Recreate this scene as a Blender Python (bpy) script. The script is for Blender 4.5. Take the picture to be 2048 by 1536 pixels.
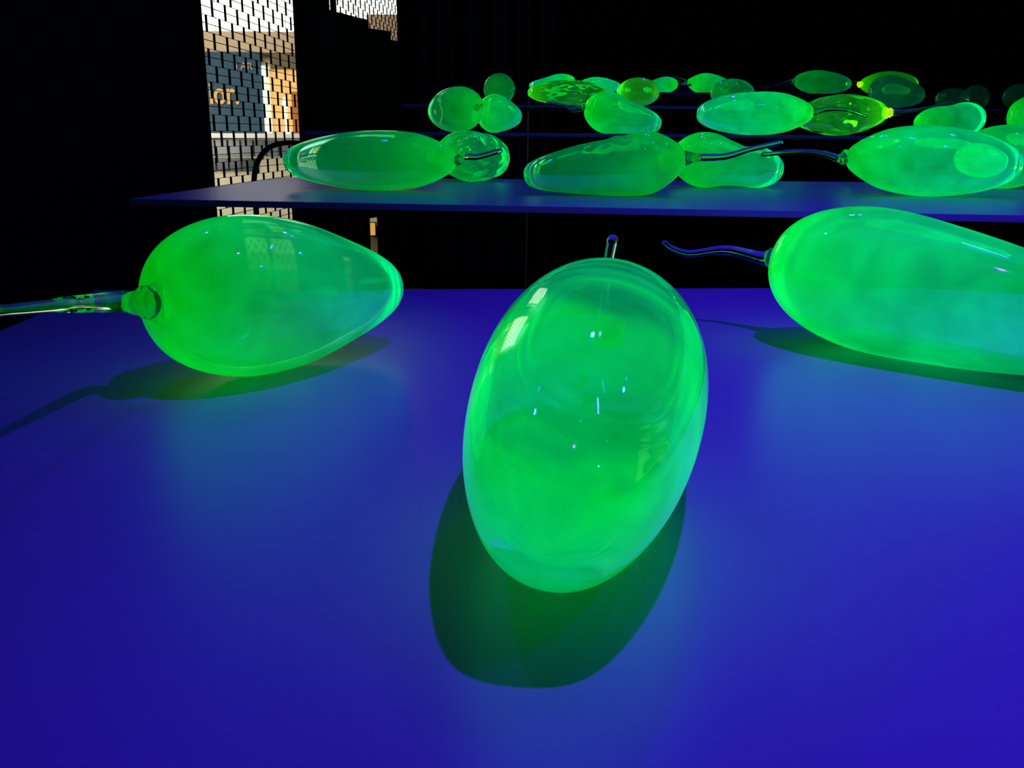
import bpy, bmesh, math, random
from mathutils import Vector, Matrix, noise as mnoise

for o in list(bpy.data.objects):
    bpy.data.objects.remove(o)
SC = bpy.context.scene
COL = SC.collection
PI = math.pi

# ------------------------------------------------------------------ camera
cam_data = bpy.data.cameras.new('camera')
cam_data.sensor_width = 36.0
cam_data.lens = 36.0 * 1800 / 2048
cam_data.clip_start = 0.02
cam_data.clip_end = 60
cam = bpy.data.objects.new('camera', cam_data)
COL.objects.link(cam)
pitch = math.atan(496 / 1800)
fw = Vector((0, math.cos(pitch), -math.sin(pitch)))
r0 = Vector((1, 0, 0))
u0 = r0.cross(fw)
roll = math.radians(0.5)
rt = r0 * math.cos(roll) + u0 * math.sin(roll)
up = rt.cross(fw)
cam.matrix_world = Matrix(((rt.x, up.x, -fw.x, 0), (rt.y, up.y, -fw.y, 0), (rt.z, up.z, -fw.z, 1.16), (0, 0, 0, 1)))
SC.camera = cam

# ------------------------------------------------------------------ world, lamps, exposure
world = bpy.data.worlds.new('dark_hall')
SC.world = world
world.use_nodes = True
world.node_tree.nodes['Background'].inputs[0].default_value = (0, 0, 0, 1)
world.node_tree.nodes['Background'].inputs[1].default_value = 0
SC.view_settings.view_transform = 'Standard'
SC.view_settings.look = 'None'
SC.view_settings.exposure = 0.0
SC.view_settings.gamma = 1.0
SC.view_settings.use_curve_mapping = False
SC.cycles.caustics_refractive = False
SC.cycles.caustics_reflective = False
SC.cycles.max_bounces = 20
SC.cycles.transmission_bounces = 18
SC.cycles.glossy_bounces = 6
SC.cycles.sample_clamp_indirect = 4.0

UV = (0.075, 0.0, 1.0)


def spot(name, loc, aim, watts, deg, blend, radius):
    d = bpy.data.lights.new(name, 'SPOT')
    d.energy = watts
    d.color = UV
    d.spot_size = math.radians(deg)
    d.spot_blend = blend
    d.shadow_soft_size = radius
    o = bpy.data.objects.new(name, d)
    COL.objects.link(o)
    o.location = loc
    o.rotation_euler = (Vector(aim) - Vector(loc)).to_track_quat('-Z', 'Y').to_euler()
    return o


# ultraviolet track lamps above the tiers
spot('ultraviolet_spotlight', (0.43, 0.71, 2.88), (0.80, 0.80, 0.9), 112, 90, 1.0, 0.024)
spot('ultraviolet_spotlight', (0.70, 2.95, 3.00), (0.60, 2.35, 1.0), 8, 80, 1.0, 0.03)
spot('ultraviolet_spotlight', (0.85, 4.60, 3.20), (0.85, 4.0, 1.2), 34, 80, 1.0, 0.03)
spot('ultraviolet_spotlight', (1.00, 6.20, 3.30), (1.00, 5.6, 1.3), 34, 80, 1.0, 0.03)
spot('ultraviolet_spotlight', (1.20, 7.60, 3.30), (1.20, 6.8, 1.4), 30, 80, 1.0, 0.03)


def small_lamp(loc, watts, size):
    """small ultraviolet lamp on the ceiling track; together these fill the shadows"""
    d = bpy.data.lights.new('ultraviolet_lamp', 'AREA')
    d.shape = 'RECTANGLE'
    d.size, d.size_y = size
    d.energy = watts
    d.color = (0.03, 0.035, 1.0)
    o = bpy.data.objects.new('ultraviolet_lamp', d)
    COL.objects.link(o)
    o.location = loc
    o.rotation_euler = (Vector((0.3, 1.2, 0.9)) - Vector(loc)).to_track_quat('-Z', 'Y').to_euler()


small_lamp((1.15, 1.75, 3.3), 4.6, (0.30, 0.04))
for loc in ((-1.1, 2.2, 3.3), (2.0, 0.4, 3.2), (2.2, 2.6, 3.4), (0.6, 3.4, 3.4)):
    small_lamp(loc, 3.8, (0.10, 0.07))

# unseen area lamps added to stand in for daylight in the lobby
d = bpy.data.lights.new('lobby_fill_light', 'AREA')
d.shape = 'RECTANGLE'
d.size = 3.0
d.size_y = 1.5
d.energy = 60
d.color = (1.0, 0.93, 0.8)
lobby_fill = bpy.data.objects.new('lobby_fill_light', d)
COL.objects.link(lobby_fill)
lobby_fill.location = (-3.6, 10.6, 3.7)
d2 = d.copy()
d2.energy = 90
side_fill = bpy.data.objects.new('lobby_side_fill_light', d2)  # second unseen lamp, added to brighten the lower lobby wall
COL.objects.link(side_fill)
side_fill.location = (-5.8, 10.6, 1.3)
side_fill.rotation_euler = (Vector((-3.0, 13, 0.4)) - Vector((-5.8, 10.6, 1.3))).to_track_quat('-Z', 'Y').to_euler()
lobby_fill.rotation_euler = (Vector((-3.5, 13, 1.0)) - Vector((-3.6, 10.6, 3.7))).to_track_quat('-Z', 'Y').to_euler()


# ------------------------------------------------------------------ materials
def mat(name, color, rough=0.5, spec=0.5, metal=0.0, emit=None, strength=0.0, noise=0.0, nscale=8.0):
    m = bpy.data.materials.new(name)
    m.use_nodes = True
    nt = m.node_tree
    b = nt.nodes['Principled BSDF']
    b.inputs['Base Color'].default_value = (*color, 1)
    b.inputs['Roughness'].default_value = rough
    b.inputs['Specular IOR Level'].default_value = spec
    b.inputs['Metallic'].default_value = metal
    if emit:
        b.inputs['Emission Color'].default_value = (*emit, 1)
        b.inputs['Emission Strength'].default_value = strength
    if noise:
        tc = nt.nodes.new('ShaderNodeTexCoord')
        n = nt.nodes.new('ShaderNodeTexNoise')
        n.inputs['Scale'].default_value = nscale
        n.inputs['Detail'].default_value = 4
        nt.links.new(tc.outputs['Object'], n.inputs['Vector'])
        mr = nt.nodes.new('ShaderNodeMapRange')
        mr.inputs['To Min'].default_value = 1 - noise
        mr.inputs['To Max'].default_value = 1 + noise
        nt.links.new(n.outputs['Fac'], mr.inputs['Value'])
        mx = nt.nodes.new('ShaderNodeMix')
        mx.data_type = 'RGBA'
        mx.blend_type = 'MULTIPLY'
        mx.inputs['Factor'].default_value = 1
        mx.inputs['A'].default_value = (*(emit or color), 1)
        nt.links.new(mr.outputs['Result'], mx.inputs['B'])
        nt.links.new(mx.outputs['Result'], b.inputs['Emission Color' if emit else 'Base Color'])
    return m


M_TABLE = mat('satin_white_board', (0.42, 0.46, 0.58), 0.36, 0.5, noise=0.03, nscale=300)
M_WALL = mat('black_paint', (0.008, 0.008, 0.008), 0.85, 0.15, noise=0.15)
M_PANEL = mat('black_laminate', (0.016, 0.015, 0.014), 0.5, 0.2, noise=0.1)
M_SLAT = mat('dark_blue_grey_slat', (0.4, 0.55, 0.6), 0.6, 0.2, noise=0.1)
M_FLOOR = mat('dark_floor', (0.012, 0.012, 0.013), 0.6, 0.2, noise=0.2)
M_METAL = mat('black_metal', (0.01, 0.01, 0.011), 0.5, 0.3, 0.0, noise=0.1)
M_LATTICE = mat('dark_lattice_metal', (0.012, 0.012, 0.012), 0.55, 0.2, noise=0.1)
M_RAIL = mat('grey_lattice_rail', (0.16, 0.15, 0.14), 0.5, 0.3, noise=0.1)
M_RUBBER = mat('black_rubber', (0.004, 0.004, 0.004), 0.6, 0.2, noise=0.1)
# the lobby
M_SKY = mat('bright_daylight_glass', (0.8, 0.8, 0.8), 0.3, 0.5, emit=(0.93, 1.0, 0.95), strength=1.3, noise=0.05, nscale=3)
M_TAN = mat('tan_fascia', (0.55, 0.42, 0.27), 0.6, 0.3, noise=0.12)
M_CREAM = mat('cream_render', (0.75, 0.70, 0.52), 0.6, 0.3, noise=0.1)
M_WHITE = mat('white_ledge', (0.85, 0.85, 0.85), 0.5, 0.3, noise=0.04)
M_BLUE = mat('blue_sign_board', (0.018, 0.066, 0.11), 0.5, 0.3, noise=0.15)
M_GOLD = mat('gold_letter', (0.75, 0.43, 0.10), 0.4, 0.4, noise=0.05)
M_PALE = mat('pale_letter', (0.35, 0.28, 0.26), 0.5, 0.3, noise=0.05)
M_LIT = mat('lit_shop_glass', (0.5, 0.4, 0.2), 0.4, 0.4, emit=(1.0, 0.46, 0.08), strength=0.55, noise=0.5, nscale=2.6)
M_AMBER = mat('amber_wood_wall', (0.45, 0.16, 0.04), 0.5, 0.3, noise=0.25)
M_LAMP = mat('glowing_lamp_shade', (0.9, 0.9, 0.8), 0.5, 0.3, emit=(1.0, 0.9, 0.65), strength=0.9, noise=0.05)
M_OLIVE = mat('olive_bulkhead', (0.14, 0.12, 0.06), 0.6, 0.3, noise=0.2)
M_PANE = mat('grey_blue_window_pane', (0.22, 0.27, 0.30), 0.2, 0.5, noise=0.15)
M_DPANE = mat('dark_blue_window_pane', (0.03, 0.05, 0.065), 0.2, 0.5, noise=0.15)
M_BROWN = mat('brown_lobby_floor', (0.36, 0.25, 0.15), 0.6, 0.3, noise=0.25)


def ramp(nt, fac, stops):
    r = nt.nodes.new('ShaderNodeValToRGB')
    while len(r.color_ramp.elements) < len(stops):
        r.color_ramp.elements.new(0.5)
    for e, (p, c) in zip(r.color_ramp.elements, stops):
        e.position = p
        e.color = (*c, 1)
    nt.links.new(fac, r.inputs['Fac'])
    return r.outputs['Color']


def glow_glass(name, glow, tint, gain=1.0, cloud=0.5, scale=13.0, rough=0.03, milk=0.5, cut=0.75, vol=None):
    """Fluorescent blown glass: clear tinted glass that gives off green light, cloudier and
    denser at the stem end, thinner towards the tip (the 'axial' attribute runs stem -> tip)."""
    m = bpy.data.materials.new(name)
    m.use_nodes = True
    nt = m.node_tree
    N, L = nt.nodes, nt.links
    b = N['Principled BSDF']
    out = N['Material Output']
    at = N.new('ShaderNodeAttribute')
    at.attribute_name = 'axial'
    tc = N.new('ShaderNodeTexCoord')
    oi = N.new('ShaderNodeObjectInfo')
    mul = N.new('ShaderNodeMath'); mul.operation = 'MULTIPLY'; mul.inputs[1].default_value = 37.0
    L.new(oi.outputs['Random'], mul.inputs[0])
    n = N.new('ShaderNodeTexNoise')
    n.noise_dimensions = '4D'
    n.inputs['Scale'].default_value = scale
    n.inputs['Detail'].default_value = 5
    n.inputs['Distortion'].default_value = 0.6
    L.new(tc.outputs['Object'], n.inputs['Vector'])
    L.new(mul.outputs[0], n.inputs['W'])
    # axial position jittered by the clouds
    ma = N.new('ShaderNodeMath'); ma.operation = 'MULTIPLY_ADD'
    ma.inputs[1].default_value = cloud; 
    L.new(n.outputs['Fac'], ma.inputs[0])
    sub = N.new('ShaderNodeMath'); sub.operation = 'SUBTRACT'; sub.inputs[1].default_value = cloud * 0.5
    L.new(at.outputs['Fac'], sub.inputs[0])
    L.new(sub.outputs[0], ma.inputs[2])
    fac = ma.outputs[0]
    e = ramp(nt, fac, glow)
    t = ramp(nt, fac, tint)
    sk = N.new('ShaderNodeAttribute')
    sk.attribute_name = 'skin'
    mixc = N.new('ShaderNodeMix')
    mixc.data_type = 'RGBA'
    mixc.inputs['A'].default_value = (0.97, 1.0, 0.98, 1)
    L.new(sk.outputs['Fac'], mixc.inputs['Factor'])
    L.new(t, mixc.inputs['B'])
    L.new(mixc.outputs['Result'], b.inputs['Base Color'])
    L.new(e, b.inputs['Emission Color'])
    st = N.new('ShaderNodeMapRange')
    st.inputs['From Min'].default_value = 0.3
    st.inputs['From Max'].default_value = 0.7
    st.inputs['To Min'].default_value = gain * (1 - cloud * 0.95)
    st.inputs['To Max'].default_value = gain * (1 + cloud * 0.75)
    L.new(n.outputs['Fac'], st.inputs['Value'])
    es = N.new('ShaderNodeMath'); es.operation = 'MULTIPLY'
    L.new(st.outputs['Result'], es.inputs[0])
    L.new(sk.outputs['Fac'], es.inputs[1])
    L.new(es.outputs[0], b.inputs['Emission Strength'])
    b.inputs['Roughness'].default_value = rough
    b.inputs['IOR'].default_value = 1.48
    tr = N.new('ShaderNodeMapRange')
    tr.inputs['From Min'].default_value = 0.1
    tr.inputs['From Max'].default_value = cut
    tr.inputs['To Min'].default_value = 1 - milk
    tr.inputs['To Max'].default_value = 1.0
    L.new(fac, tr.inputs['Value'])
    op = N.new('ShaderNodeMath'); op.operation = 'SUBTRACT'; op.inputs[0].default_value = 1.0
    L.new(tr.outputs['Result'], op.inputs[1])
    om = N.new('ShaderNodeMath'); om.operation = 'MULTIPLY'
    L.new(op.outputs[0], om.inputs[0])
    L.new(sk.outputs['Fac'], om.inputs[1])
    tw = N.new('ShaderNodeMath'); tw.operation = 'SUBTRACT'; tw.inputs[0].default_value = 1.0
    L.new(om.outputs[0], tw.inputs[1])
    L.new(tw.outputs[0], b.inputs['Transmission Weight'])
    if vol:                                  # the glass itself glows: thicker paths are brighter
        ve = N.new('ShaderNodeEmission')
        ve.inputs['Color'].default_value = (*vol[0], 1)
        ve.inputs['Strength'].default_value = vol[1]
        L.new(ve.outputs[0], out.inputs['Volume'])
    return m


GREEN_TINT = [(0.0, (0.03, 0.70, 0.08)), (0.5, (0.15, 0.82, 0.5)), (1.0, (0.42, 0.95, 0.9))]
M_GLOW = glow_glass('fluorescent_green_glass', [(0.0, (0.0, 0.34, 0.004)), (0.45, (0.0, 0.19, 0.022)), (1.0, (0.0, 0.11, 0.050))], GREEN_TINT, vol=((0.0, 1.0, 0.06), 2.8))
M_GLOW_TIP = glow_glass('cloudy_tipped_green_glass', [(0.0, (0.0, 0.11, 0.050)), (0.35, (0.0, 0.12, 0.045)), (0.62, (0.0, 0.30, 0.012)), (0.82, (0.0, 0.27, 0.02)), (1.0, (0.0, 0.14, 0.05))], GREEN_TINT, vol=((0.0, 1.0, 0.08), 2.2), milk=0.32)
M_GLOW_DIM = glow_glass('underlit_green_glass', [(0.0, (0.0, 0.012, 0.004)), (0.5, (0.0, 0.008, 0.003)), (1.0, (0.0, 0.007, 0.003))], GREEN_TINT, 0.8)  # little ultraviolet at the back right, put in as weaker glow
M_GLOW_FAINT = glow_glass('weakly_lit_green_glass', [(0.0, (0.0, 0.05, 0.012)), (0.5, (0.0, 0.035, 0.010)), (1.0, (0.0, 0.025, 0.010))], GREEN_TINT, 0.8)  # same green glass, its lower lighting put into the glow strength
M_GLOW_DEEP = glow_glass('deep_green_glass', [(0.0, (0.0, 0.13, 0.010)), (0.5, (0.0, 0.07, 0.008)), (1.0, (0.0, 0.04, 0.012))], GREEN_TINT, 1.0)
M_GLOW_TEAL = glow_glass('teal_green_glass', [(0.0, (0.0, 0.46, 0.022)), (0.35, (0.0, 0.28, 0.050)), (1.0, (0.0, 0.13, 0.055))], GREEN_TINT, vol=((0.0, 1.0, 0.15), 2.8))
M_GLOW_THIN = glow_glass('thin_green_glass', [(0.0, (0.0, 0.26, 0.010)), (0.3, (0.0, 0.14, 0.010)), (0.6, (0.0, 0.06, 0.012)), (1.0, (0.0, 0.03, 0.012))], GREEN_TINT, vol=((0.0, 1.0, 0.08), 3.0))
M_GLOW_LIME = glow_glass('yellow_green_glass', [(0.0, (0.012, 0.24, 0.0)), (0.28, (0.0, 0.05, 0.002)), (1.0, (0.0, 0.022, 0.003))], [(0.0, (0.2, 0.9, 0.15)), (1.0, (0.6, 0.95, 0.7))], 0.9, scale=22, vol=((0.05, 1.0, 0.0), 6.0), milk=0.08)


def clear_glass(name, color, rough=0.0, emit=None, strength=0.0):
    m = mat(name, color, rough, 0.5, emit=emit, strength=strength)
    b = m.node_tree.nodes['Principled BSDF']
    b.inputs['Transmission Weight'].default_value = 1.0
    b.inputs['IOR'].default_value = 1.5
    return m


M_STEM = clear_glass('clear_stem_glass', (0.92, 1.0, 0.96))
M_COLLAR = clear_glass('green_collar_glass', (0.16, 0.55, 0.36), emit=(0.0, 0.012, 0.002), strength=1.0)
M_COLLAR_LIME = clear_glass('yellow_collar_glass', (0.8, 1.0, 0.3), emit=(0.22, 0.36, 0.0), strength=1.0)


# ------------------------------------------------------------------ builders
def link(name, me, m, parent=None):
    o = bpy.data.objects.new(name, me)
    COL.objects.link(o)
    for x in (m if isinstance(m, (list, tuple)) else [m]):
        me.materials.append(x)
    if parent:
        o.parent = parent
    return o


def empty(name, loc, rz=0.0):
    o = bpy.data.objects.new(name, None)
    o.empty_display_size = 0.05
    COL.objects.link(o)
    o.location = loc
    o.rotation_euler = (0, 0, rz)
    return o


def tag(o, label=None, cat=None, group=None, kind=None):
    if label: o['label'] = label
    if cat: o['category'] = cat
    if group: o['group'] = group
    if kind: o['kind'] = kind
    return o


def prism_mesh(name, poly, z0, z1, bevel=0.0):
    bm = bmesh.new()
    lo = [bm.verts.new((x, y, z0)) for x, y in poly]
    hi = [bm.verts.new((x, y, z1)) for x, y in poly]
    bm.faces.new(lo[::-1])
    bm.faces.new(hi)
    n = len(poly)
    for i in range(n):
        j = (i + 1) % n
        bm.faces.new((lo[i], lo[j], hi[j], hi[i]))
    bmesh.ops.recalc_face_normals(bm, faces=bm.faces[:])
    if bevel:
        bmesh.ops.bevel(bm, geom=bm.edges[:], offset=bevel, segments=2, profile=0.5, affect='EDGES')
    me = bpy.data.meshes.new(name)
    bm.to_mesh(me)
    bm.free()
    return me


def box_mesh(name, x0, x1, y0, y1, z0, z1, bevel=0.0):
    return prism_mesh(name, [(x0, y0), (x1, y0), (x1, y1), (x0, y1)], z0, z1, bevel)


def boxes_mesh(name, boxes):
    bm = bmesh.new()
    for (x0, x1, y0, y1, z0, z1) in boxes:
        v = [bm.verts.new(p) for p in ((x0, y0, z0), (x1, y0, z0), (x1, y1, z0), (x0, y1, z0), (x0, y0, z1), (x1, y0, z1), (x1, y1, z1), (x0, y1, z1))]
        for f in ((3, 2, 1, 0), (4, 5, 6, 7), (0, 1, 5, 4), (1, 2, 6, 5), (2, 3, 7, 6), (3, 0, 4, 7)):
            bm.faces.new([v[i] for i in f])
    me = bpy.data.meshes.new(name)
    bm.to_mesh(me)
    bm.free()
    return me


def smooth(me):
    for p in me.polygons:
        p.use_smooth = True


def catmull(pts, per=10):
    P = [Vector(p) for p in pts]
    P = [P[0] * 2 - P[1]] + P + [P[-1] * 2 - P[-2]]
    out = []
    for i in range(1, len(P) - 2):
        a, b, c, d = P[i - 1:i + 3]
        for k in range(per):
            f = k / per
            out.append(b + 0.5 * f * (c - a + f * (2 * a - 5 * b + 4 * c - d + f * (3 * (b - c) + d - a))))
    out.append(P[-2])
    return out


def tube_mesh(name, pts, radii, seg=20, per=10):
    """A round rod along a smooth path; radii are interpolated along it, ends are rounded."""
    C = catmull(pts, per)
    n = len(C)
    R = []
    for i in range(n):
        x = i / (n - 1) * (len(radii) - 1)
        k = min(int(x), len(radii) - 2)
        R.append(radii[k] + (radii[k + 1] - radii[k]) * (x - k))
    # rounded ends
    d0 = (C[0] - C[1]).normalized(); d1 = (C[-1] - C[-2]).normalized()
    C = [C[0] + d0 * R[0] * 0.7, C[0] + d0 * R[0] * 0.5] + C + [C[-1] + d1 * R[-1] * 0.5, C[-1] + d1 * R[-1] * 0.85]
    R = [R[0] * 0.3, R[0] * 0.8] + R + [R[-1] * 0.85, R[-1] * 0.35]
    bm = bmesh.new()
    rings = []
    up_ = Vector((0, 0, 1))
    for i, p in enumerate(C):
        tg = (C[min(i + 1, len(C) - 1)] - C[max(i - 1, 0)]).normalized()
        s = tg.cross(up_)
        if s.length < 1e-3:
            s = tg.cross(Vector((1, 0, 0)))
        s.normalize()
        u = s.cross(tg)
        rings.append([bm.verts.new(p + R[i] * (math.cos(a) * s + math.sin(a) * u)) for a in [2 * PI * k / seg for k in range(seg)]])
    for a, b in zip(rings, rings[1:]):
        for k in range(seg):
            j = (k + 1) % seg
            bm.faces.new((a[k], a[j], b[j], b[k]))
    bm.faces.new(rings[0][::-1])
    bm.faces.new(rings[-1])
    bmesh.ops.recalc_face_normals(bm, faces=bm.faces[:])
    me = bpy.data.meshes.new(name)
    bm.to_mesh(me)
    bm.free()
    smooth(me)
    return me


def prof_at(P, t):
    n = len(P) - 1
    x = min(max(t, 0), 1) * n
    i = min(int(x), n - 1)
    f = x - i
    g = lambda k: P[min(max(k, 0), n)]
    a, b, c, d = g(i - 1), g(i), g(i + 1), g(i + 2)
    return b + 0.5 * f * (c - a + f * (2 * a - 5 * b + 4 * c - d + f * (3 * (b - c) + d - a)))


def body_mesh(name, L, R, prof, e, wall=0.007, dents=(), lumps=0.0, rings=0.0, n=64, m=72, seed=0):
    """Hollow blown-glass body lying on its lowest points, axis along +X from stem end to tip.
    Returns the mesh and the position of its stem end; the 'skin' attribute is 1 on the outer skin, 0 on the cavity."""
    ph = [PI * i / (n - 1) for i in range(n)]
    T = [(1 - math.cos(p)) / 2 for p in ph]
    r = [R * prof_at(prof, t) * max(math.sin(p), 0) ** e for t, p in zip(T, ph)]
    x = [t * L for t in T]
    hull = []
    for q in zip(x, [-v for v in r]):
        while len(hull) > 1 and (hull[-1][0] - hull[-2][0]) * (q[1] - hull[-2][1]) - (hull[-1][1] - hull[-2][1]) * (q[0] - hull[-2][0]) <= 0:
            hull.pop()
        hull.append(q)
    w = sum(v * v for v in r)
    cx = sum(a * v * v for a, v in zip(x, r)) / w
    for a, b in zip(hull, hull[1:]):
        if a[0] <= cx <= b[0]:
            break
    tau = -math.atan2(b[1] - a[1], b[0] - a[0])
    c, s = math.cos(tau), math.sin(tau)
    z0 = -(s * a[0] + c * a[1])
    rnd = random.Random(seed)
    off = Vector((rnd.random() * 50, rnd.random() * 50, rnd.random() * 50))
    bm = bmesh.new()
    lay = bm.verts.layers.float.new('axial')
    skin = bm.verts.layers.float.new('skin')

    def shell(inner):
        rows = []
        for i in range(n):
            t = T[i]
            if inner:
                ww = wall * (1 + 0.9 * (2 * t - 1) ** 4)
                xx = ww * 1.3 + t * (L - 2.6 * ww)
                rr = r[i] * (1 - ww / R) if 0 < i < n - 1 else 0
                if rings and t < 0.45:
                    rr = max(rr + rings * math.sin(t * 95) * (0.45 - t) / 0.45 * min(1, t * 12), 0)
            else:
                xx, rr = x[i], r[i]
            row = []
            for k in range(m if 0 < i < n - 1 else 1):
                th = 2 * PI * k / m
                q = rr
                for (dt, dth, dep, wt, wth) in dents:
                    da = (th - dth + PI) % (2 * PI) - PI
                    q -= dep * math.exp(-((t - dt) / wt) ** 2 - (da / wth) ** 2)
                if lumps:
                    v = Vector((t * 3.4, math.cos(th), math.sin(th))) * (1.25 if not inner else 1.6) + off
                    q *= 1 + lumps * (mnoise.noise(v) + 0.5 * mnoise.noise(v * 2.3)) * (1.0 if not inner else 1.6)
                q = max(q, 0) if 0 < i < n - 1 else 0
                y_, z_ = q * math.cos(th), q * math.sin(th)
                vv = bm.verts.new((c * (xx - cx) - s * z_, y_, s * xx + c * z_ + z0))
                vv[lay] = t
                vv[skin] = 0.0 if inner else 1.0
                row.append(vv)
            rows.append(row)
        for i in range(n - 1):
            A, B = rows[i], rows[i + 1]
            for k in range(m):
                j = (k + 1) % m
                if len(A) == 1:
                    f = (A[0], B[j], B[k])
                elif len(B) == 1:
                    f = (A[k], A[j], B[0])
                else:
                    f = (A[k], A[j], B[j], B[k])
                f = f[::-1] if not inner else f
                fc = bm.faces.new(f[::-1])
                fc.smooth = True
    shell(False)
    shell(True)
    # keep it standing on its lowest point after dents and lumps
    lowest = min(v.co.z for v in bm.verts)
    for v in bm.verts:
        v.co.z -= lowest
    bm.normal_update()
    me = bpy.data.meshes.new(name)
    bm.to_mesh(me)
    bm.free()
    return me, Vector((c * -cx, 0, z0 - lowest))


def collar_mesh(name, p, d, r):
    """A gathered glass collar where the stem meets the body: a lathe along direction d."""
    prof = [(-0.9, 0.05), (-0.9, 1.25), (-0.45, 1.55), (0.0, 1.4), (0.25, 1.12), (0.5, 1.30), (0.85, 1.22), (1.05, 0.98), (1.3, 0.92), (1.3, 0.05)]
    d = d.normalized()
    s = d.cross(Vector((0, 0, 1))).normalized()
    u = s.cross(d)
    bm = bmesh.new()
    seg = 28
    rings = []
    for a, q in prof:
        rings.append([bm.verts.new(p + d * a * r + q * r * (1 + 0.05 * math.sin(3 * t + a * 2)) * (math.cos(t) * s + math.sin(t) * u)) for t in [2 * PI * k / seg for k in range(seg)]])
    for A, B in zip(rings, rings[1:]):
        for k in range(seg):
            j = (k + 1) % seg
            bm.faces.new((A[k], A[j], B[j], B[k]))
    bm.faces.new(rings[0][::-1])
    bm.faces.new(rings[-1])
    bmesh.ops.recalc_face_normals(bm, faces=bm.faces[:])
    me = bpy.data.meshes.new(name)
    bm.to_mesh(me)
    bm.free()
    smooth(me)
    return me


# ------------------------------------------------------------------ setting
FLOOR = -0.45
f = link('floor', box_mesh('floor', -7, 5.5, -1.5, 13.4, FLOOR - 0.1, FLOOR), M_FLOOR); tag(f, kind='structure')
f = link('ceiling', box_mesh('ceiling', -1.9, 5.5, -1.5, 11.2, 4.0, 4.1), M_WALL); tag(f, kind='structure')
f = link('wall_right', box_mesh('wall_right', 5.4, 5.5, -1.5, 11.2, FLOOR, 4.0), M_WALL); tag(f, kind='structure')
wb = link('wall_back', box_mesh('wall_back', -1.12, 5.5, 11.1, 11.2, FLOOR, 4.0), M_WALL); tag(wb, kind='structure')
slats = [(-1.08, -0.86), (-0.76, -0.60), (-0.47, -0.34), (-0.22, -0.09), (0.03, 0.14), (0.27, 0.37)]
for i, (a, b) in enumerate(slats):
    k = 11.06 / 9.5
    link('slat', box_mesh('slat', a * k, b * k, 11.085, 11.12, FLOOR, 3.0), M_SLAT, wb)


def wx(y):                                   # the room face of the left wall runs at a slight angle
    return -1.497 + 0.06 * (y - 4.6)


WT = 0.022                                    # its thickness
W1 = (4.60, 6.20)
W2 = (6.99, 9.84)


def wall_piece(y0, y1, z0, z1, parent=None, name='wall_left'):
    return link(name, prism_mesh(name, [(wx(y0), y0), (wx(y1), y1), (wx(y1) - WT, y1), (wx(y0) - WT, y0)], z0, z1), M_WALL, parent)


wl = wall_piece(-1.5, W1[0], FLOOR, 4.0)
tag(wl, kind='structure')
wall_piece(W1[1], W2[0], FLOOR, 4.0, wl, 'pillar')
wall_piece(W2[1], 11.2, FLOOR, 4.0, wl, 'wall_end')
wall_piece(W1[0], W1[1], 3.2, 4.0, wl, 'lintel')
wall_piece(W2[0], W2[1], 3.2, 4.0, wl, 'lintel')


# lattice screens in the two openings: level rails, staggered dividers
def screen(name, y0, y1, label, z_lo, z_hi, singly):
    root = empty(name, (wx(y0), y0, FLOOR), math.atan2(1, 0.06))     # local +X runs along the wall, away from the camera
    tag(root, label, 'screen')
    L = (y1 - y0) * math.hypot(1, 0.06)
    z_lo -= FLOOR
    z_hi -= FLOOR
    link('screen_frame', boxes_mesh('screen_frame', [(0, 0.015, 0.002, 0.02, 0, 3.65), (L - 0.02, L, 0.002, 0.02, 0, 3.65), (0, L, 0.002, 0.02, 3.6, 3.65), (0, L, 0.002, 0.02, 0, 0.05)]), M_LATTICE, root)
    H = 0.0775
    zb = 1.754 - FLOOR - H / 2
    k0 = math.ceil((z_lo - zb) / H)
    k1 = math.floor((z_hi - zb) / H)
    rail = box_mesh('rail', 0.015, L - 0.02, 0.009, 0.011, -0.0012, 0.0012); rail.materials.append(M_RAIL)
    mid = box_mesh('thin_rail', 0.015, L - 0.02, 0.009, 0.011, -0.0018, 0.0018); mid.materials.append(M_RAIL)
    div = box_mesh('divider', -0.0065, 0.0065, 0.006, 0.014, 0, H); div.materials.append(M_LATTICE)
    pitch_ = 0.1756
    phase = 4.771 - y0
    boxes = []
    for k in range(k0, k1 + 1):
        z = zb + k * H
        for me, zz in ((rail, z), (mid, z + H / 2)):
            if singly:
                o = bpy.data.objects.new(me.name, me)
                COL.objects.link(o)
                o.parent = root
                o.location = (0, 0, zz)
            else:
                h = 0.0012 if me is rail else 0.0018
                boxes.append((0.015, L - 0.02, 0.009, 0.011, zz - h, zz + h))
        xs = phase + (0.5 * pitch_ if k % 2 else 0)
        xs -= math.floor(xs / pitch_) * pitch_
        while xs < L - 0.03:
            if xs > 0.03:
                if singly:
                    o = bpy.data.objects.new('divider', div)
                    COL.objects.link(o)
                    o.parent = root
                    o.location = (xs, 0, z)
                else:
                    boxes.append((xs - 0.0065, xs + 0.0065, 0.006, 0.014, z, z + H))
            xs += pitch_
    if boxes:
        st = link('lattice', boxes_mesh('lattice', boxes), M_LATTICE, root)
        tag(st, kind='stuff')
    return root


screen('lattice_screen', W1[0], W1[1], 'large dark lattice screen with brick-like openings, blue sign behind it', 0.25, 2.35, True)
screen('lattice_screen', W2[0], W2[1], 'fine white-looking lattice screen above the stepped black panels', 0.62, 3.0, False)
mul = link('mullion', prism_mesh('mullion', [(wx(7.13), 7.13), (wx(7.24), 7.24), (wx(7.24) - 0.02, 7.24), (wx(7.13) - 0.02, 7.13)], FLOOR, 3.2), M_PANEL, wl)


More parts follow.
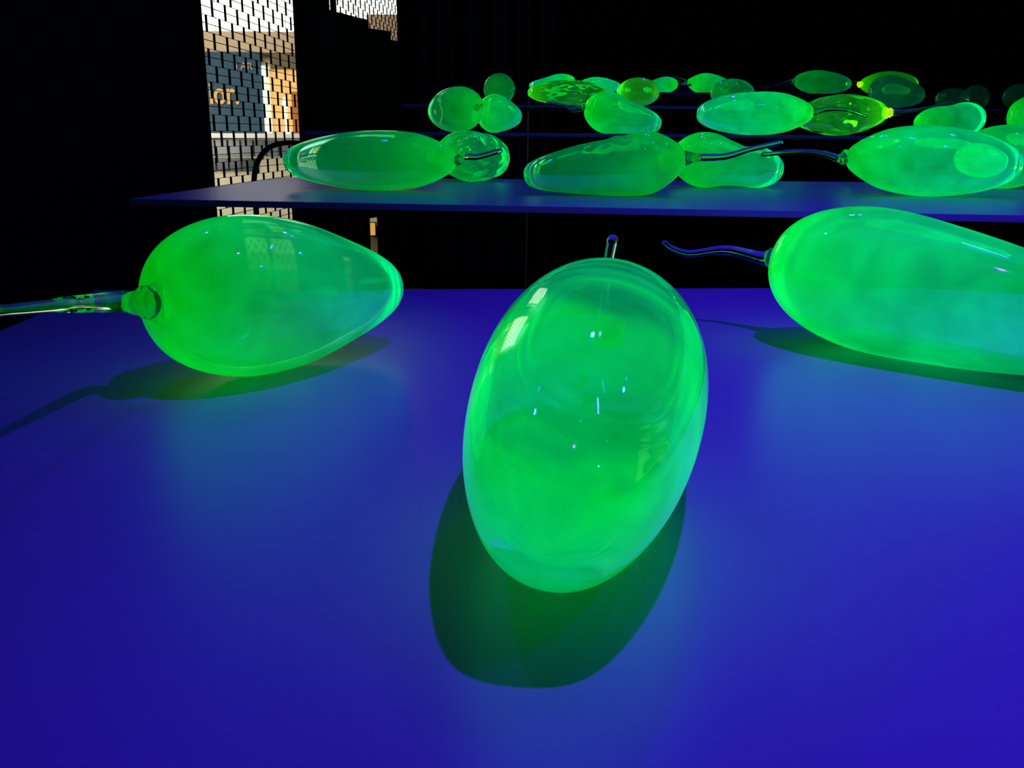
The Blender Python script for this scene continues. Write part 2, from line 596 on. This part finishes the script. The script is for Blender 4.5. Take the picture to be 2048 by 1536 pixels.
# stepped black panels standing in front of the second screen
def panel(name, p, q, z0, z1, th, label):
    a, b = Vector((*p, 0)), Vector((*q, 0))
    nrm = Vector((-(b - a).y, (b - a).x, 0)).normalized() * th
    o = link(name, prism_mesh(name, [tuple(a.xy), tuple(b.xy), tuple((b + nrm).xy), tuple((a + nrm).xy)], z0, z1, 0.004), M_PANEL)
    tag(o, label, 'panel')
    return o


p1 = panel('partition_panel', (-1.2117, 5.60), (-0.9960, 6.262), FLOOR, 1.889, 0.008, 'widest and tallest black partition panel right of the lattice screen')
link('upper_strip', prism_mesh('upper_strip', [(-0.9960, 6.262), (-0.9638, 6.34), (-0.9712, 6.343), (-1.0034, 6.265)], 0.605, 1.889), M_PANEL, p1)
panel('hanging_panel', (-0.9630, 6.345), (-0.8391, 6.50), 0.605, 1.837, 0.008, 'black panel one step lower, hung above a small gap of light')
panel('partition_panel', (-0.9120, 6.52), (-0.8090, 6.66), FLOOR, 1.790, 0.008, 'narrow black panel at the low end of the stepped panels')

# ------------------------------------------------------------------ lobby beyond the screens
lf = link('wall_lobby', box_mesh('wall_lobby', -7, -1.2, 13.1, 13.3, FLOOR, 4.4), M_CREAM); tag(lf, kind='structure')
g = empty('window_1', (-4.0, 13.05, 2.49)); tag(g, kind='structure')
for i in range(6):
    link('pane', box_mesh('pane', -2.9 + i * 0.95, -2.9 + i * 0.95 + 0.94, -0.02, 0.03, 0.0, 1.85), M_SKY, g)
link('window_frame', boxes_mesh('window_frame', [(-2.9 + i * 0.95 - 0.012, -2.9 + i * 0.95 + 0.002, -0.03, 0.04, 0, 1.85) for i in range(7)]), M_WHITE, g)
o = link('trim_3', box_mesh('trim_3', -2.0, -1.2, 12.96, 13.08, 2.491, 2.72, 0.01), M_TAN); tag(o, kind='structure')
o = link('trim_1', box_mesh('trim_1', -7, -1.2, 12.94, 13.08, 2.22, 2.49, 0.01), M_TAN); tag(o, kind='structure')

sign = empty('sign_board', (-3.95, 12.9, 1.17)); tag(sign, 'blue sign board with gold lettering behind the lattice screen', 'sign')
link('board', box_mesh('board', -0.75, 0.50, 0.0, 0.06, 0.0, 1.05, 0.005), M_BLUE, sign)


def lettering(name, text, x, z, size, m, parent, y=-0.012, sx=1.0):
    cu = bpy.data.curves.new(name, 'FONT')
    cu.body = text
    cu.size = size
    cu.extrude = 0.006
    cu.offset = 0.006 * size / 0.3
    tmp = bpy.data.objects.new('lettering_outline', cu)
    COL.objects.link(tmp)
    bpy.context.view_layer.update()
    me = bpy.data.meshes.new_from_object(tmp.evaluated_get(bpy.context.evaluated_depsgraph_get()))
    bpy.data.objects.remove(tmp)
    me.materials.clear()
    o = link(name, me, m)
    o.parent = parent
    o.location = (x, y, z)
    o.rotation_euler = (PI / 2, 0, 0)
    o.scale = (sx, 1, 1)
    return o


lettering('gold_lettering', 'ior.', -0.225, 0.385, 0.41, M_GOLD, sign, sx=0.74)
lettering('pale_lettering', 'i AR', 0.17, 0.83, 0.13, M_PALE, sign)

o = link('ledge', box_mesh('ledge', -5.2, -2.6, 12.7, 13.08, 1.10, 1.165, 0.006), M_WHITE); tag(o, 'white ledge running under the blue sign', 'ledge')
g = empty('window_2', (-4.0, 13.06, 0.5)); tag(g, kind='structure')
for i in range(9):
    x0 = -0.36 + i * 0.18
    link('pane', box_mesh('pane', x0, x0 + 0.15, -0.02, 0.02, 0.36, 0.57), M_PANE, g)
    if i < 4:
        link('pane', box_mesh('pane', x0, x0 + 0.15, -0.02, 0.02, 0.15, 0.33), M_DPANE, g)
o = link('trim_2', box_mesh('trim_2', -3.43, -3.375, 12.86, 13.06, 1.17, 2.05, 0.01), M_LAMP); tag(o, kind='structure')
g = empty('shop_front', (-3.0, 13.0, 1.17)); tag(g, 'golden lit shop front right of the blue sign', 'shop')
link('glazing', box_mesh('glazing', -0.33, 0.10, 0, 0.06, 0.0, 0.84), M_LIT, g)
link('bulkhead', box_mesh('bulkhead', -0.33, 0.6, -0.04, 0.06, 0.84, 1.05), M_OLIVE, g)
link('side_wall', box_mesh('side_wall', -0.07, 0.6, -0.03, 0.06, 0.0, 0.55), M_AMBER, g)
lp = empty('column_lamp', (-3.0, 12.75, 1.165)); tag(lp, 'tall white glowing lamp on the ledge before the golden shop front', 'lamp')
link('shade', tube_mesh('shade', [(-0.11, 0, 0.24), (-0.11, 0, 0.36), (-0.10, 0, 0.45)], [0.032, 0.04, 0.034], 16, 4), M_LAMP, lp)
link('stand', tube_mesh('stand', [(-0.085, 0, 0.02), (-0.095, 0, 0.12), (-0.105, 0, 0.22)], [0.036, 0.022, 0.02], 16, 4), M_LAMP, lp)
o = link('low_wall', box_mesh('low_wall', -6, -1.4, 12.2, 12.6, FLOOR, -0.02, 0.01), M_BROWN); tag(o, 'brown low wall in the lobby seen below the second table', 'low wall')
o = empty('light_box', (-1.90, 12.1, -0.13)); tag(o, 'small cream light box seen through the gap under the hanging panel', 'light box')
link('face', box_mesh('face', -0.062, 0.062, -0.03, 0.0, 0.0, 0.16, 0.004), M_LIT, o)
link('casing', box_mesh('casing', -0.068, 0.068, 0.0, 0.1, -0.006, 0.166, 0.004), M_METAL, o)

# ------------------------------------------------------------------ display tables
TOPS = {}


def table(name, poly, top, th, label, legs):
    root = empty(name, (poly[0][0], poly[0][1], FLOOR))
    tag(root, label, 'table', None)
    ox, oy = poly[0]
    link('tabletop', prism_mesh('tabletop', [(x - ox, y - oy) for x, y in poly], top - th - FLOOR, top - FLOOR, 0.0015), M_TABLE, root)
    for (x, y) in legs:
        link('leg', box_mesh('leg', x - ox - 0.02, x - ox + 0.02, y - oy - 0.02, y - oy + 0.02, 0, top - th - FLOOR, 0.003), M_METAL, root)
    return root


table('display_table', [(-0.60, -0.30), (1.60, -0.08), (1.45, 1.68), (-0.715, 1.525)], 0.90, 0.02, 'nearest violet-lit display table carrying the three big squashes', [(-0.45, -0.1), (1.4, 0.1), (1.3, 1.5), (-0.6, 1.35)])
table('display_table', [(-0.816, 1.942), (2.5, 1.50), (2.6, 3.03), (-0.748, 2.985)], 1.025, 0.0135, 'second display table, its satin top seen at a low angle', [(-0.66, 2.82), (2.3, 1.75), (2.4, 2.8), (-0.40, 2.82)])
table('display_table', [(-0.806, 3.60), (3.2, 3.60), (3.2, 4.45), (-0.806, 4.45)], 1.172, 0.014, 'third display table, edge-on behind the second one', [(-0.7, 3.9), (3.0, 3.9), (3.0, 4.3), (-0.7, 4.3)])
table('display_table', [(-0.594, 5.0), (4.0, 5.0), (4.0, 5.8), (-0.594, 5.8)], 1.32, 0.014, 'fourth display table, a thin dim edge above the third', [(-0.5, 5.25), (3.8, 5.25), (3.8, 5.6), (-0.5, 5.6)])
table('display_table', [(0.0, 6.4), (4.6, 6.4), (4.6, 7.2), (0.0, 7.2)], 1.455, 0.014, 'fifth and rearmost display table at the dark back', [(0.12, 6.65), (4.4, 6.65), (4.4, 7.0), (0.12, 7.0)])

hose = link('black_hose', tube_mesh('black_hose', [(-0.95, 3.35, FLOOR + 0.01), (-0.945, 3.35, 0.4), (-0.944, 3.35, 0.9), (-0.944, 3.35, 1.0), (-0.925, 3.35, 1.065), (-0.889, 3.35, 1.108), (-0.842, 3.35, 1.126), (-0.785, 3.35, 1.129), (-0.70, 3.36, 1.115), (-0.64, 3.40, 1.03), (-0.62, 3.42, 0.7), (-0.61, 3.42, FLOOR + 0.01)], [0.011, 0.0095, 0.0085, 0.0085], 14, 8), M_RUBBER)
tag(hose, 'black hose arching up behind the second table', 'hose')

# ------------------------------------------------------------------ glass squashes
T1, T2, T3, T4, T5 = 0.90, 1.025, 1.172, 1.32, 1.455
GROUPS = {T1: 'squashes on the nearest table', T2: 'squashes on the second table', T3: 'squashes on the third table', T4: 'squashes on the fourth table', T5: 'squashes on the rearmost table'}
count = [0]


def squash(label, pos, yaw, L, R, prof, e=0.7, m=None, stem=None, sr=None, collar=0.0, cm=None, **kw):
    """One blown-glass squash: body (hollow), stem rod and collar. Stem points are in room metres."""
    count[0] += 1
    root = empty('glass_squash', pos, yaw)
    tag(root, label, 'glass squash', GROUPS[pos[2]])
    far = pos[1] > 3
    me, tip = body_mesh('body', L, R, prof, e, n=44 if far else 72, m=48 if far else 88, seed=count[0], **kw)
    link('body', me, m or M_GLOW, root)
    if stem:
        inv = Matrix.Translation(pos) @ Matrix.Rotation(yaw, 4, 'Z')
        inv.invert()
        P = [tip + Vector((-0.004 - (collar or 0.004) * 0.5, 0, 0))] + [inv @ Vector(p) for p in stem]
        link('stem', tube_mesh('stem', P, sr or [0.008, 0.005], 18, 8), M_STEM, root)
        if collar:
            link('collar', collar_mesh('collar', tip + Vector((-0.002, 0, 0)), P[1] - P[0], collar), cm or M_COLLAR, root)
    return root


# nearest table
squash('pear-shaped green squash at left of the nearest table, thick clear stem off the frame', (-0.2724, 0.997, T1), 0.9398, 0.339, 0.0877, [1.0915, 1.0713, 0.9491, 0.7559, 0.6312], 0.6422,
       stem=[(-0.398, 0.898, 0.995), (-0.404, 0.80, 1.010), (-0.405, 0.70, 1.024), (-0.392, 0.63, 1.036)], sr=[0.0135, 0.0112, 0.0075, 0.005, 0.0045], collar=0.0135, wall=0.006)
squash('largest green squash, its rounded tip pointing at the viewer', (0.0573, 0.625, T1), -1.7395, 0.3998, 0.087, [1.1349, 1.0281, 0.9259, 0.8213, 0.7039], 0.573,
       stem=[(0.087, 0.835, 1.002), (0.092, 0.88, 1.03), (0.102, 0.93, 1.058)], sr=[0.008, 0.0065, 0.005, 0.0058], collar=0.011, wall=0.0085, rings=0.0012, m=M_GLOW_TIP)
squash('long bright green squash cut off by the right frame edge, wavy thin stem', (0.4823, 1.0773, T1), -0.8294, 0.4416, 0.1022, [1.0298, 0.9555, 0.7998, 0.6943, 0.6058], 0.7712,
       m=M_GLOW_TEAL, stem=[(0.338, 1.235, 1.002), (0.298, 1.27, 1.008), (0.253, 1.29, 1.000), (0.228, 1.298, 1.006), (0.217, 1.30, 1.014)], sr=[0.0125, 0.008, 0.0055, 0.0045, 0.004], collar=0.0115, wall=0.007)

# second table
squash('long dark green squash at left of the second table, clear tip toward the screen', (-0.356, 2.312, T2), PI - 0.25, 0.460, 0.0735, [0.8, 1, 1, 0.96, 0.88, 0.8], m=M_GLOW_THIN,
       stem=[(-0.125, 2.23, 1.112), (-0.088, 2.22, 1.111), (-0.033, 2.21, 1.126)], sr=[0.012, 0.010, 0.007, 0.006], collar=0.009)
squash('short lumpy squash behind the long dark one with a stem crossing it', (-0.124, 2.788, T2), 0.5, 0.231, 0.0745, [0.9, 1, 0.95, 0.9], m=M_GLOW_THIN, lumps=0.07)
squash('squash with dented back in the middle of the second table, long stem rising right', (0.240, 2.184, T2), PI - 0.1, 0.381, 0.0800, [0.82, 1.04, 0.9, 0.76, 0.68, 0.66], m=M_GLOW_THIN,
       stem=[(0.427, 2.13, 1.116), (0.482, 2.12, 1.119), (0.535, 2.11, 1.135), (0.601, 2.10, 1.151)], sr=[0.013, 0.009, 0.0075, 0.006, 0.006], collar=0.0115,
       dents=((0.34, 1.35, 0.013, 0.05, 0.45), (0.48, 1.9, 0.012, 0.05, 0.5), (0.58, 1.2, 0.006, 0.04, 0.4)))
squash('bright two-lobed squash behind the dented one', (0.577, 2.571, T2), 0.1, 0.319, 0.0817, [0.85, 1, 0.95, 0.75, 0.72, 0.8, 0.75], dents=((0.62, 1.57, 0.006, 0.07, 0.9),))
squash('large smooth squash at right of the second table, stem pointing left', (1.020, 2.260, T2), -0.1, 0.411, 0.0845, [0.72, 0.95, 1, 0.97, 0.9, 0.8], m=M_GLOW_TEAL,
       stem=[(0.80, 2.28, 1.113), (0.75, 2.28, 1.126), (0.690, 2.28, 1.129), (0.61, 2.28, 1.121)], sr=[0.012, 0.010, 0.007, 0.006, 0.005], collar=0.0125)
squash('bright squash behind the large smooth one at the right frame edge', (1.407, 2.666, T2), -0.1, 0.272, 0.0876, [0.9, 1, 1, 0.8])

# third table
squash('ball-ended squash at left of the third table, clear far end catching daylight', (-0.236, 3.80, T3), 2.3, 0.285, 0.0912, [1, 1, 0.9, 0.7], m=M_GLOW_THIN, stem=[(-0.142, 3.665, 1.268), (-0.13, 3.645, 1.272)], sr=[0.011, 0.009, 0.007], collar=0.011)
squash('egg-shaped squash tapering right beside the ball-ended one', (-0.074, 3.95, T3), -0.3, 0.193, 0.0819, [0.9, 1, 0.8, 0.6])
squash('round-headed squash on the third table with flat stem pointing left', (0.407, 3.75, T3), 0.1, 0.316, 0.0854, [1, 1.05, 0.8, 0.68, 0.66],
       stem=[(0.23, 3.73, 1.262), (0.19, 3.73, 1.279), (0.13, 3.73, 1.288)], sr=[0.013, 0.009, 0.007, 0.005], collar=0.009, dents=((0.52, 1.57, 0.006, 0.08, 0.8),))
squash('long bright squash on the third table with a glassy left tip', (0.959, 3.75, T3), PI - 0.1, 0.455, 0.0828, [0.8, 1, 1, 0.96, 0.85], m=M_GLOW_TEAL,
       stem=[(1.23, 3.70, 1.272), (1.30, 3.68, 1.268), (1.37, 3.66, 1.245)], sr=[0.012, 0.009, 0.006, 0.005], collar=0.011)
squash('textured yellow-green squash with a yellow collar and blue stem', (1.373, 3.95, T3), PI - 0.3, 0.365, 0.0838, [0.8, 1, 0.95, 0.8], m=M_GLOW_LIME,
       stem=[(1.60, 3.88, 1.268), (1.67, 3.87, 1.280), (1.79, 3.86, 1.306)], sr=[0.014, 0.009, 0.007, 0.006], collar=0.015, cm=M_COLLAR_LIME, lumps=0.07, wall=0.005)
squash('two-lobed squash at right of the third table', (1.774, 3.80, T3), 0.2, 0.300, 0.0783, [0.75, 0.8, 0.75, 0.95, 1], m=M_GLOW)
squash('squash on the third table cut off by the right frame edge', (2.098, 3.80, T3), -0.2, 0.204, 0.0836, [0.9, 1, 0.9, 0.7])

# fourth table
squash('dull round squash alone at left of the fourth table', (-0.083, 5.15, T4), 1.3, 0.180, 0.0831, [0.9, 1, 1, 0.9], m=M_GLOW_DEEP)
squash('clear dark squash with yellow rim on the fourth table', (0.295, 5.15, T4), 0.1, 0.429, 0.0681, [0.75, 0.95, 1, 0.9], m=M_GLOW_LIME, wall=0.005, lumps=0.05)
squash('yellow-green squash with glowing rim behind the round-headed one', (0.674, 5.15, T4), -0.5, 0.239, 0.0745, [0.8, 1, 1, 0.9], m=M_GLOW_LIME, wall=0.008)
squash('dark domed squash behind the long bright one', (1.200, 5.20, T4), 0.6, 0.30, 0.0761, [0.9, 1, 1, 0.9], m=M_GLOW_DEEP, lumps=0.05)
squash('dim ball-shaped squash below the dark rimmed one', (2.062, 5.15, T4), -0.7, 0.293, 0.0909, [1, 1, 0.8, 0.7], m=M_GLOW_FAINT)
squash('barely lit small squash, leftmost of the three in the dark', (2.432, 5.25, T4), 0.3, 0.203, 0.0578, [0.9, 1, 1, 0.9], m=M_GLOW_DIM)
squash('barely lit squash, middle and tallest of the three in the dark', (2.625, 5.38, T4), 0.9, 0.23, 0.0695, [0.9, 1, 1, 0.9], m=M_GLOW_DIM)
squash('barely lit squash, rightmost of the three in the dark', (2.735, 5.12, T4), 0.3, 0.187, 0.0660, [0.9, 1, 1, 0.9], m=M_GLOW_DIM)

# fifth table
squash('small squash lying above the clear dark one, flat left tail', (0.290, 6.55, T5), PI, 0.318, 0.0631, [1, 1, 0.7, 0.6], m=M_GLOW_TEAL)
squash('teal squash behind and right of the flat-tailed one', (0.60, 6.75, T5), 0, 0.290, 0.0580, [0.9, 1, 0.9, 0.7], m=M_GLOW_TEAL, lumps=0.05)
squash('smallest bright squash with short stem pointing right', (1.034, 6.55, T5), PI, 0.197, 0.0556, [0.9, 1, 0.9, 0.8], stem=[(1.16, 6.55, 1.508), (1.215, 6.54, 1.510)], sr=[0.011, 0.009, 0.008])
squash('bright bulb squash tapering right, violet stem rising left', (1.437, 6.95, T5), 0, 0.406, 0.0785, [0.7, 1.05, 0.95, 0.66, 0.55], stem=[(1.21, 6.95, 1.568), (1.15, 6.95, 1.585), (1.08, 6.95, 1.597)], sr=[0.018, 0.014, 0.010, 0.006], collar=0.012)
squash('squash with a shadowy hollow on the rearmost table, dark stem left', (2.117, 6.55, T5), 0.1, 0.408, 0.0812, [0.9, 1, 0.9, 0.75], m=M_GLOW_DEEP, stem=[(1.87, 6.52, 1.53), (1.78, 6.5, 1.50), (1.70, 6.5, 1.49)], sr=[0.014, 0.010, 0.009, 0.007], collar=0.012)
squash('dark squash with bright lime rim at right of the rearmost table', (2.76, 6.98, T5), -0.1, 0.413, 0.0912, [0.75, 1, 1, 0.85], m=M_GLOW_LIME, wall=0.004, stem=[(2.52, 6.98, 1.555), (2.42, 6.98, 1.572), (2.32, 6.98, 1.582)], sr=[0.013, 0.012, 0.010, 0.007], collar=0.014, cm=M_COLLAR_LIME)
